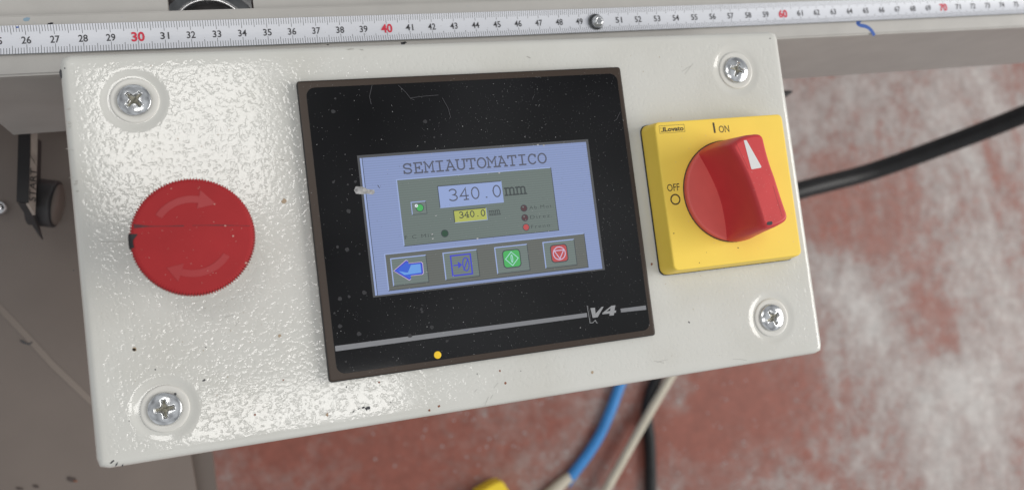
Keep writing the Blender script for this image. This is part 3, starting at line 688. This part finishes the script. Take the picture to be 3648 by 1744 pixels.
    ribbons('small_arrow_icon', [[(134.5, -91.4), (136.3, -91.4)]], .5, zz(8), 's_icon', bz); sheet('small_arrow_icon', [(136.2, -92.8), (137.9, -91.4), (136.2, -90.0)], zz(9), 's_icon', bz)
    for x0, x1, m, nm in ((154.7, 162.3, 's_green', 'start_icon'), (175.1, 182.6, 's_red', 'stop_icon')):
        sheet('icon_outline', rrect(x0, x1, -94.9, -87.5, 1.5, 4), zz(8), 's_dark', bz); sheet(nm, rrect(x0+.4, x1-.4, -94.5, -87.9, 1.2, 4), zz(9), m, bz)
    ribbons('diamond_icon', [[(158.5, -94.0), (161.2, -91.2), (158.5, -88.5), (155.8, -91.2), (158.5, -94.0)], arc(158.5, -91.2, .35, 1.5, 0, 360, 14)], .32, zz(10), 's_pale', bz, dz=.0004)
    ribbons('triangle_icon', [arc(178.85, -91.2, 2.6, 2.6, 0, 360, 26), [(176.8, -90.0), (180.9, -90.0), (178.85, -93.4), (176.8, -90.0)]], .38, zz(10), 's_lilac', bz, dz=.0004)
    # printed stripe, V4 mark and sticker
    sheet('printed_stripe', [(85.5, -118.5), (187.5, -118.45), (187.6, -116.75), (85.5, -116.5)], zz(1), 'stripe', bz)
    sheet('printed_stripe', [(202.7, -118.45), (214.2, -118.75), (214.2, -116.95), (202.6, -116.9)], zz(1), 'stripe', bz)
    def r6(x, y): q = P(2000+x/5.3556, 1020+y/5.3556, G); return (q.x, q.y)
    fill('logo_letter', [[r6(*p) for p in ((552, 410), (640, 403), (652, 512), (770, 385), (805, 383), (690, 583), (597, 595))]], zz(1), 'stripelight', bz)
    fill('logo_letter', [[r6(*p) for p in ((780, 528), (784, 500), (955, 364), (1030, 355), (1012, 455), (1045, 452), (1038, 497), (1006, 500), (1000, 545), (915, 552), (921, 511))], [r6(*p) for p in ((862, 472), (928, 462), (938, 408))]], zz(1), 'stripelight', bz)
    lathe('yellow_sticker', [(1.45, G), (1.45, G+.12), (1.3, G+.16)], (123.9, -125.2), 'dot', bz, 28)
    # dust, fluff, smudges
    def clear(x, y): return gx0+.6 < x < gx1-.6 and gy0+.6 < y < gy1-.6
    d1, d2 = [], []
    for i in range(5200):
        x, y = random.uniform(bx0+.3, bx1-.3), random.uniform(by0+.3, by1-.3)
        dens = 0.35+0.65*min(1, max(0, (x-105)/60)) if y > -100 else 0.8
        if random.random() > dens: continue
        r = random.choice([.035, .045, .055, .07, .10]); (d1 if random.random() < .38 else d2).append(blob(x, y, r, 5, .3, r*random.uniform(.5, 1.5), random.random()*3))
    for i in range(22):
        x, y = random.uniform(gx0+2, gx1-2), random.uniform(gy0+2, gy1-2); d1.append(blob(x, y, random.uniform(.12, .24), 7, .4, .12, random.random()*3))
    for q in ((127.3, -78.2), (127.4, -80.0), (145.3, -81.8), (178.0, -46.3), (175.5, -45.9), (157.6, -56.2), (129.7, -71.1)): d1.append(blob(q[0], q[1], .38, 7, .4, .25, .2))
    o = patches('dust_specks', d1, zz(13), 'dust', bz); o['kind'] = 'stuff'
    o = patches('fine_dust', d2, zz(13), 'dustdim', bz); o['kind'] = 'stuff'
    sm_ = []
    for i in range(30):
        x, y = random.uniform(gx0+1, 135), random.uniform(gy0+3, gy1-2)
        if x > 101 and -101 < y < -44: continue
        sm_.append(blob(x, y, random.choice([.3, .4, .55, .8]), 10, .2))
    o = patches('water_spots', sm_, zz(2), 'smudge', bz); o['kind'] = 'stuff'
    def pg(px, py): q = P(px, py, G); return (q.x, q.y)
    hair = [[(1325, 305), (1316, 345), (1322, 372)], [(1418, 305), (1445, 330), (1462, 352), (1475, 357)], [(1462, 350), (1510, 344), (1560, 340)], [(1575, 350), (1595, 385), (1605, 420)],
            [(2208, 400), (2196, 425), (2186, 432)], [(1345, 660), (1352, 670)], [(2093, 1088), (2100, 1110), (2103, 1145)], [(1420, 405), (1380, 430), (1300, 470), (1180, 505)]]
    strokes('hair', [[pg(*p) for p in h] for h in hair[:7]], 0.22, zz(13), 'scratch', bz)
    ribbons('glue_trace', [[r6(*p) for p in ((490, 365), (510, 480), (545, 690), (600, 688))], [r6(*p) for p in ((595, 690), (650, 640), (665, 685), (685, 690))]], 0.24, zz(2), 'stripelight', bz, dz=.001)
    # torn scrap of tape at the display's left edge
    q = [pg(1200+x/1.8955, 450+y/1.8955) for x, y in ((115, 432), (128, 405), (175, 408), (205, 425), (252, 430), (255, 450), (240, 462), (205, 455), (170, 460), (128, 455))]
    sheet('clear_tape_scrap', q, zz(14), mat('torn_clear_tape', (0.30, 0.30, 0.30), 0.4, bump=(900, .0002, 3), var=(700, .5, 4)), bz)
panel()

# ---------------------------------------------------------------- rotary switch
def switch():
    lo = rrect(223.9, 290.2, -105.4, -40.4, 3.2, 6); hi = rrect(226.0, 288.2, -104.0, -41.2, 2.2, 6)
    bm = bmesh.new(); prism_bm(bm, lo, 0.0, 10.0, 0.7, 3, top=hi)
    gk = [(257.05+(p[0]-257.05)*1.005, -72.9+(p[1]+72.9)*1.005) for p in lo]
    pl = from_bm('rotary_switch', bm, 'yellow', box); pl['label'] = 'yellow rotary main switch plate with red handle turned to ON'
    prism('gap_shadow', gk, 0.0, 0.7, 'black', pl)  # thin black rim standing in for the shade under the plate edge
    G = 10.03
    sheet('on_mark', [(253.45, -47.5), (254.35, -47.5), (254.2, -42.9), (253.3, -42.9)], G, 'brownink', pl)
    text('on_lettering', 'ON', 256.0, -47.5, 3.15, G, 'brownink', pl, width=5.0, bold=.004)
    text('off_lettering', 'OFF', 227.8, -70.75, 3.15, G, 'brownink', pl, width=5.8, bold=.004)
    fill('off_ring', [circ(230.9, -74.4, 2.35, 32), circ(230.9, -74.4, 1.75, 32)], G, 'brownink', pl)
    ribbons('logo_frame', [[(227.9, -46.0), (239.7, -46.0), (239.7, -42.85), (227.9, -42.85), (227.9, -46.0)]], 0.14, G, 'brownink', pl)
    text('logo_lettering', 'Lovato', 230.3, -45.35, 1.95, G, 'brownink', pl, width=8.9, bold=.035)
    patches('logo_lettering', [rect(229.5, 230.1, -45.4, -43.5), rect(228.5, 229.4, -45.4, -45.05), rect(228.5, 228.8, -44.0, -43.6)], G, 'brownink', pl)
    # knob: disc, then waisted grip
    c = Vector((257.0, -73.0)); R_ = 21.6; th = math.radians(13)
    def loc(u, v): return (c.x+u*math.cos(th)-v*math.sin(th), c.y+u*math.sin(th)+v*math.cos(th))
    lathe('knob_gap', [(R_+0.5, 9.95), (R_+0.5, 10.04), (R_-.5, 10.04)], c, 'brownink', pl, 64)
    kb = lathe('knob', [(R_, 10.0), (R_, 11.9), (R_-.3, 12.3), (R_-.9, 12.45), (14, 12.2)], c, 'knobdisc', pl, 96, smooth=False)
    kb['label'] = 'red switch handle with a white pointer'
    def outline(hw, fl, rr, fb=None, n=14):
        fb = fl if fb is None else fb
        right = []
        for i in range(n+1):
            s = -1+2*i/n; v = s*rr*0.88; u = hw+((fl if s > 0 else fb)-hw)*abs(s)**1.9; right.append((u, v))
        vtop = right[-1]; a0 = math.atan2(vtop[1], vtop[0]); rad = math.hypot(*vtop); end = []
        for i in range(1, n): a = a0+(math.pi-2*a0)*i/n; q = rad; end.append((q*math.cos(a), q*math.sin(a)))
        left = [(-u, v) for u, v in right[::-1]]; vb = right[0]; b0 = math.atan2(vb[1], -vb[0]); rb = math.hypot(*vb); end2 = []
        b1 = math.atan2(vb[1], vb[0])
        for i in range(1, n): a = b0+((b1+2*math.pi if b1 < b0 else b1)-b0)*i/n; end2.append((rb*math.cos(a), rb*math.sin(a)))
        return right+end+left+end2
    levels = [(12.2, 6.9, 9.8, 21.9, 10.8), (13.6, 6.5, 9.4, 21.9, 10.2), (22, 6.0, 8.8, 21.4, 8.2), (30, 5.6, 8.1, 20.8, 6.7), (33.3, 5.4, 7.7, 20.3, 6.1), (34.3, 5.0, 7.2, 19.8, 5.6), (34.6, 4.3, 6.5, 19.1, 4.9)]
    def smooth_loop(l, N=120, it=5):
        d = [0]
        for i in range(len(l)): a, b = l[i], l[(i+1) % len(l)]; d.append(d[-1]+math.hypot(b[0]-a[0], b[1]-a[1]))
        out = []; j = 0
        for k in range(N):
            t = d[-1]*k/N
            while d[j+1] < t: j += 1
            a, b = l[j], l[(j+1) % len(l)]; f = (t-d[j])/max(1e-9, d[j+1]-d[j]); out.append((a[0]+(b[0]-a[0])*f, a[1]+(b[1]-a[1])*f))
        for _ in range(it): out = [((out[i-1][0]+2*out[i][0]+out[(i+1) % N][0])/4, (out[i-1][1]+2*out[i][1]+out[(i+1) % N][1])/4) for i in range(N)]
        return out
    vs, fs = [], []; n0 = None
    for z, hw, fl, rr, fb in levels:
        o_ = smooth_loop([(u+(1.0*max(0, 1-abs(v)/17) if u > 0 else 0), v) for u, v in outline(hw, fl, rr, fb)], it=1 if z < 20 else 5); n0 = len(o_)
        for u, v in o_: x, y = loc(u+0.35*(z-12)/22, v); vs.append((x, y, z))
    for j in range(len(levels)-1):
        for i in range(n0): fs.append((j*n0+i, j*n0+(i+1) % n0, (j+1)*n0+(i+1) % n0, (j+1)*n0+i))
    cx_, cy_ = loc(.35, 0); vs.append((cx_, cy_, 34.6)); k = len(vs)-1; b = (len(levels)-1)*n0
    fs += [(b+i, b+(i+1) % n0, k) for i in range(n0)]
    g = add('grip', vs, fs, 'knob', pl, smooth=True)
    for p in g.data.polygons:
        if p.normal.z > .98: p.use_smooth = False
    g.data.update()
    ZT = 34.6
    pr = [P(2200+x/1.9868, 380+y/1.9868, ZT) for x, y in ((893, 238), (912, 237), (1018, 424), (1014, 432), (952, 443), (946, 438))]
    bm = bmesh.new(); prism_bm(bm, [(p.x, p.y) for p in pr][::-1], ZT-.4, ZT+.06); bmesh.ops.recalc_face_normals(bm, faces=bm.faces); from_bm('pointer', bm, 'white', pl)
    q = [P(2200+x/1.9868, 380+y/1.9868, ZT) for x, y in ((1056, 822), (1064, 813), (1092, 810), (1098, 826), (1088, 836), (1060, 838))]
    sheet('black_mark', [(p.x, p.y) for p in q], ZT+.05, 'black', pl)
    # seam lines on the grip top
    for a, b_ in (((835, 250), (925, 440)), ((1100, 560), (1165, 775))):
        p1, p2 = P(2200+a[0]/1.9868, 380+a[1]/1.9868, ZT), P(2200+b_[0]/1.9868, 380+b_[1]/1.9868, ZT)
        ribbons('seam', [[(p1.x, p1.y), (p2.x, p2.y)]], .12, ZT+.03, mat('seam_shadow_plastic', (0.22, 0.015, 0.018), 0.5), pl)
    sp = []
    for i in range(90):
        u, v = random.uniform(-6, 6), random.uniform(-18, 18); x, y = loc(u*.8, v*.95); sp.append(blob(x, y, random.choice([.05, .08, .11]), 5))
    o = patches('dust_specks', sp, ZT+.04, mat('pink_dust', (0.62, 0.30, 0.27), 0.8), pl); o['kind'] = 'stuff'
    sp = []
    for i in range(70):
        x, y = random.uniform(228, 287), random.uniform(-103, -42)
        if math.hypot(x-c.x, y-c.y) < 23: continue
        sp.append(blob(x, y, random.choice([.08, .12, .2]), 6))
    o = patches('dust_specks', sp, G+.02, mat('pale_yellow_dust', (0.75, 0.55, 0.25), 0.8), pl); o['kind'] = 'stuff'
    sp = [blob(x, y, r, 7) for x, y, r in ((257.3, -97.7, .3), (238, -102, .2), (228, -88.5, .25), (242, -98, .15))]
    marks('dirt_speck', sp, G+.02, 'brownink', pl)
switch()

# ================================================================ machine cabinet at the lower left with push button and START sign
def hexa(name, front, back, m, parent=None):
    n = len(front); return add(name, front+back, [tuple(range(n)), tuple(range(n, 2*n))[::-1]]+[(i, n+i, n+(i+1) % n, (i+1) % n) for i in range(n)], m, parent)
def cabinet():
    t = thing('machine_cabinet', 'grey-brown sheet metal machine cabinet below the left end of the control box', 'machine cabinet', (-60, -100, FLOORZ))
    def pv(l): return [P(*q) for q in l]
    # sloping front sheet, a lighter folded edge, then its side going down
    p0, p1, p2 = P(-420, 330, -190), P(330, 330, -215), P(722, 1744, -262); nn_ = (p1-p0).cross(p2-p0).normalized()
    def onp(px, py): d = ray(px, py); return CAM+d*(nn_.dot(p0-CAM)/nn_.dot(d))
    a = [onp(*q) for q in ((-420, 330), (330, 330), (560, 1100), (672, 1580), (700, 1744), (726, 1990), (-420, 2100))]
    b = [p+Vector((0, 0, -4)) for p in a]
    n = len(a); add('front_sheet', a+b, [tuple(range(n))[::-1], tuple(range(n, 2*n))]+[(i, (i+1) % n, n+(i+1) % n, n+i) for i in range(n)], 'cabinet', t)
    post = pv([(600, 1450, -285), (735, 1450, -285), (757, 1620, -285), (778, 1800, -285), (640, 1800, -285)]); low = [p+Vector((0, 0, -10)) for p in post]
    hexa('rear_post', post, low, 'cabinet', t)
    # paler tan line drawn along the diagonal fold
    z = lambda px, py: -199
    def onsheet(px, py, lift=0.35):
        return onp(px, py)+nn_*(lift if nn_.z > 0 else -lift)
    l = [(-20, 1075), (90, 1190), (190, 1300), (300, 1405), (380, 1480)]
    vs = []
    for x, y in l: vs += [onsheet(x-9, y+7), onsheet(x+9, y-7)]
    add('tan_streak', vs, [(2*i, 2*i+2, 2*i+3, 2*i+1) for i in range(len(l)-1)], mat('tan_streak_paint', (0.20, 0.165, 0.14), 0.5), t)
    def spot(nm, pts, m): add(nm, [onsheet(*p, lift=.6) for p in pts], [tuple(range(len(pts)))], m, t)
    spot('dark_notch', [(70, 1209), (82, 1210), (95, 1220), (107, 1220), (114, 1213), (115, 1220), (104, 1227), (90, 1224), (78, 1219)], 'chip')
    dk = mat('dark_brown_stain', (0.05, 0.035, 0.03), 0.6)
    for cx, cy, rx, ry in ((255, 1705, 20, 9), (128, 1729, 12, 6), (70, 1737, 14, 5)): spot('dark_stain', blob(cx, cy, rx, 12, .25, ry, .2), dk)
    spot('rust_stain', blob(268, 1710, 9, 9, .3, 4), 'rust')
    return t, a
cab, cabpts = cabinet()
def start_group():
    s = 320/876.0
    def q(x, y, z): return P(x*s, 450+y*s, z)
    # recessed bay: left wall is lighter, then the dark shadow side
    t = thing('start_sign', 'black nameplate block reading START beside a dark push button, left of the control box', 'nameplate', q(230, 700, -172))
    top = [q(178, 60, -150), q(296, 60, -150), q(278, 745, -150), (q(160, 735, -150))]
    bot = [p+Vector((0, 0, -22)) for p in top]
    hexa('block', top, bot, 'black', t)
    f = [q(299, 290, -150.5), q(360, 400, -154), q(344, 862, -154), q(278, 748, -150.5)]
    hexa('label_face', f, [p+Vector((-1.5, 0, -1)) for p in f], 'label', t)
    f2 = [q(300, 60, -151), q(368, 60, -154), q(362, 392, -154), q(301, 270, -150.5)]
    hexa('label_face', f2, [p+Vector((-1.5, 0, -1)) for p in f2], 'label', t)
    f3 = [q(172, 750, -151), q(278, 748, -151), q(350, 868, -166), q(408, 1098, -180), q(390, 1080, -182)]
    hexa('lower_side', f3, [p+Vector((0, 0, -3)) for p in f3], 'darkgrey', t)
    # lettering on the face, reading upwards
    o, ex, ey = q(331, 735, -153.0), (q(344, 420, -153.0)-q(331, 735, -153.0)), (q(296, 700, -151)-q(331, 735, -153))
    ex = ex.normalized(); nn = ex.cross(Vector(ey)).normalized(); eyn = nn.cross(ex).normalized()
    toward = (CAM-o).normalized()
    if nn.dot(toward) < 0: nn = -nn
    o = o+nn*0.9
    fr = Matrix(((ex.x, eyn.x, nn.x, o.x*MM), (ex.y, eyn.y, nn.y, o.y*MM), (ex.z, eyn.z, nn.z, o.z*MM), (0, 0, 0, 1)))
    text('start_lettering', 'START', 0, 0, 4.2, 0, 'black', t, width=17, bold=.01, frame=fr)
    # push button: dark barrel pointing right with a grey disc end
    k = thing('push_button', 'dark grey round push button standing out beside the START nameplate', 'push button', q(400, 800, -185))
    ex_ = (q(560, 760, -178)-q(350, 750, -186)); ex_.normalize()
    c2 = q(562, 762, -178); R1 = (q(440, 530, -180)-q(440, 1000, -180)).length/2*0.97
    right = (q(660, 775, -178)-q(560, 762, -178)).normalized(); toc = (CAM-c2).normalized(); ax_ = (right-toc*right.dot(toc)).normalized()*0.962+toc*0.272; L_ = 8.4
    tube('barrel', [c2-ax_*(L_+4), c2-ax_*L_*.5, c2-ax_*.6], R1, 'darkgrey', k, 40, 2)
    tube('rim', [c2-ax_*.6, c2], R1*.93, 'black', k, 40, 0)
    tube('cap', [c2, c2+ax_*.5], R1*.87, 'cabinet', k, 40, 0)
start_group()
def edge_screw():
    p = P(-8, 738, -196)
    t = thing('cabinet_screw', 'small shiny screw at the far left edge below the beam', 'screw', (p.x, p.y, -199))
    lathe('head', [(4.2, -199), (4.0, -196.5), (2.8, -195), (1.6, -194.7)], (p.x, p.y), 'chrome', t, 32)
    lathe('recess', [(1.6, -194.6), (1.2, -196), (0, -196.2)], (p.x, p.y), 'grime', t, 6)
edge_screw()

# ================================================================ cables
def cables():
    R5 = 5.6
    def fl(l, r): return [P(x, y, FLOORZ+r) for x, y in l]
    blue = fl([(2262, 1230), (2228, 1320), (2202, 1390), (2175, 1462), (2138, 1545), (2095, 1615), (2052, 1672), (2030, 1700)], 5.8)
    t = thing('blue_cable', 'blue cable curving over the red floor with pale inner sleeve at its cut end', 'cable', blue[4])
    tube('sheath', blue, 6.4, 'cableblue', t)
    tube('torn_sheath', fl([(2050, 1680), (2040, 1705), (2028, 1735)], 6), lambda u: 3.2*(1-u)+.8, 'cableblue', t, 12, 5)
    tube('inner_sleeve', fl([(2040, 1690), (2010, 1712), (1975, 1745), (1930, 1790)], 6), lambda u: 5.6+3.0*u, 'cablebeige', t)
    tag(tube('beige_cable', fl([(2480, 1170), (2420, 1290), (2375, 1365), (2325, 1450), (2262, 1560), (2205, 1662), (2150, 1760), (2100, 1850)], 16), 5.3, 'cablebeige'), 'thin beige cable lying across the black cable on the red floor', 'cable')
    tag(tube('black_cable', fl([(2365, 1230), (2345, 1330), (2318, 1400), (2305, 1475), (2314, 1560), (2318, 1650), (2318, 1760), (2316, 1850)], 6), 7.0, 'cableblack'), 'black cable hanging down on the floor right of the blue cable', 'cable')
    tag(tube('thick_black_cable', [P(2500, 790, -330), P(2820, 686, -330), P(3100, 612, -330), P(3400, 505, -290), P(3648, 408, -250), P(3900, 300, -200)], 8.4, 'cableblack'), 'thick black cable crossing the floor to the right of the yellow switch', 'cable')
    tag(tube('cable_stub', [P(2700, 372, -150), P(2780, 340, -150), P(2806, 331, -150), P(2822, 326, -150)], lambda u: 3.4*(1-u)+.5, 'cableblack'), 'short black cable end peeping out under the beam beside the box corner', 'cable')
    # yellow connector at the bottom edge
    z = FLOORZ+30
    top = [P(1762, 1720, z), P(1790, 1712, z), P(1812, 1746, z), P(1840, 1800, z), P(1740, 1850, z), P(1700, 1756, z)]
    hexa_ = [p+Vector((0, 0, -26)) for p in top]
    t = thing('yellow_connector', 'yellow plastic connector at the bottom edge left of the cable end', 'connector', (top[0].x, top[0].y, FLOORZ))
    bm = bmesh.new(); vt = [bm.verts.new(p) for p in top]; vb = [bm.verts.new(p) for p in hexa_]; n = len(top)
    f = bm.faces.new(vt); bm.faces.new(vb[::-1])
    for i in range(n): bm.faces.new((vt[i], vb[i], vb[(i+1) % n], vt[(i+1) % n]))
    bmesh.ops.recalc_face_normals(bm, faces=bm.faces); bmesh.ops.bevel(bm, geom=list(bm.edges), offset=1.2, segments=3, affect='EDGES'); from_bm('housing', bm, 'yellowpvc', t)
cables()
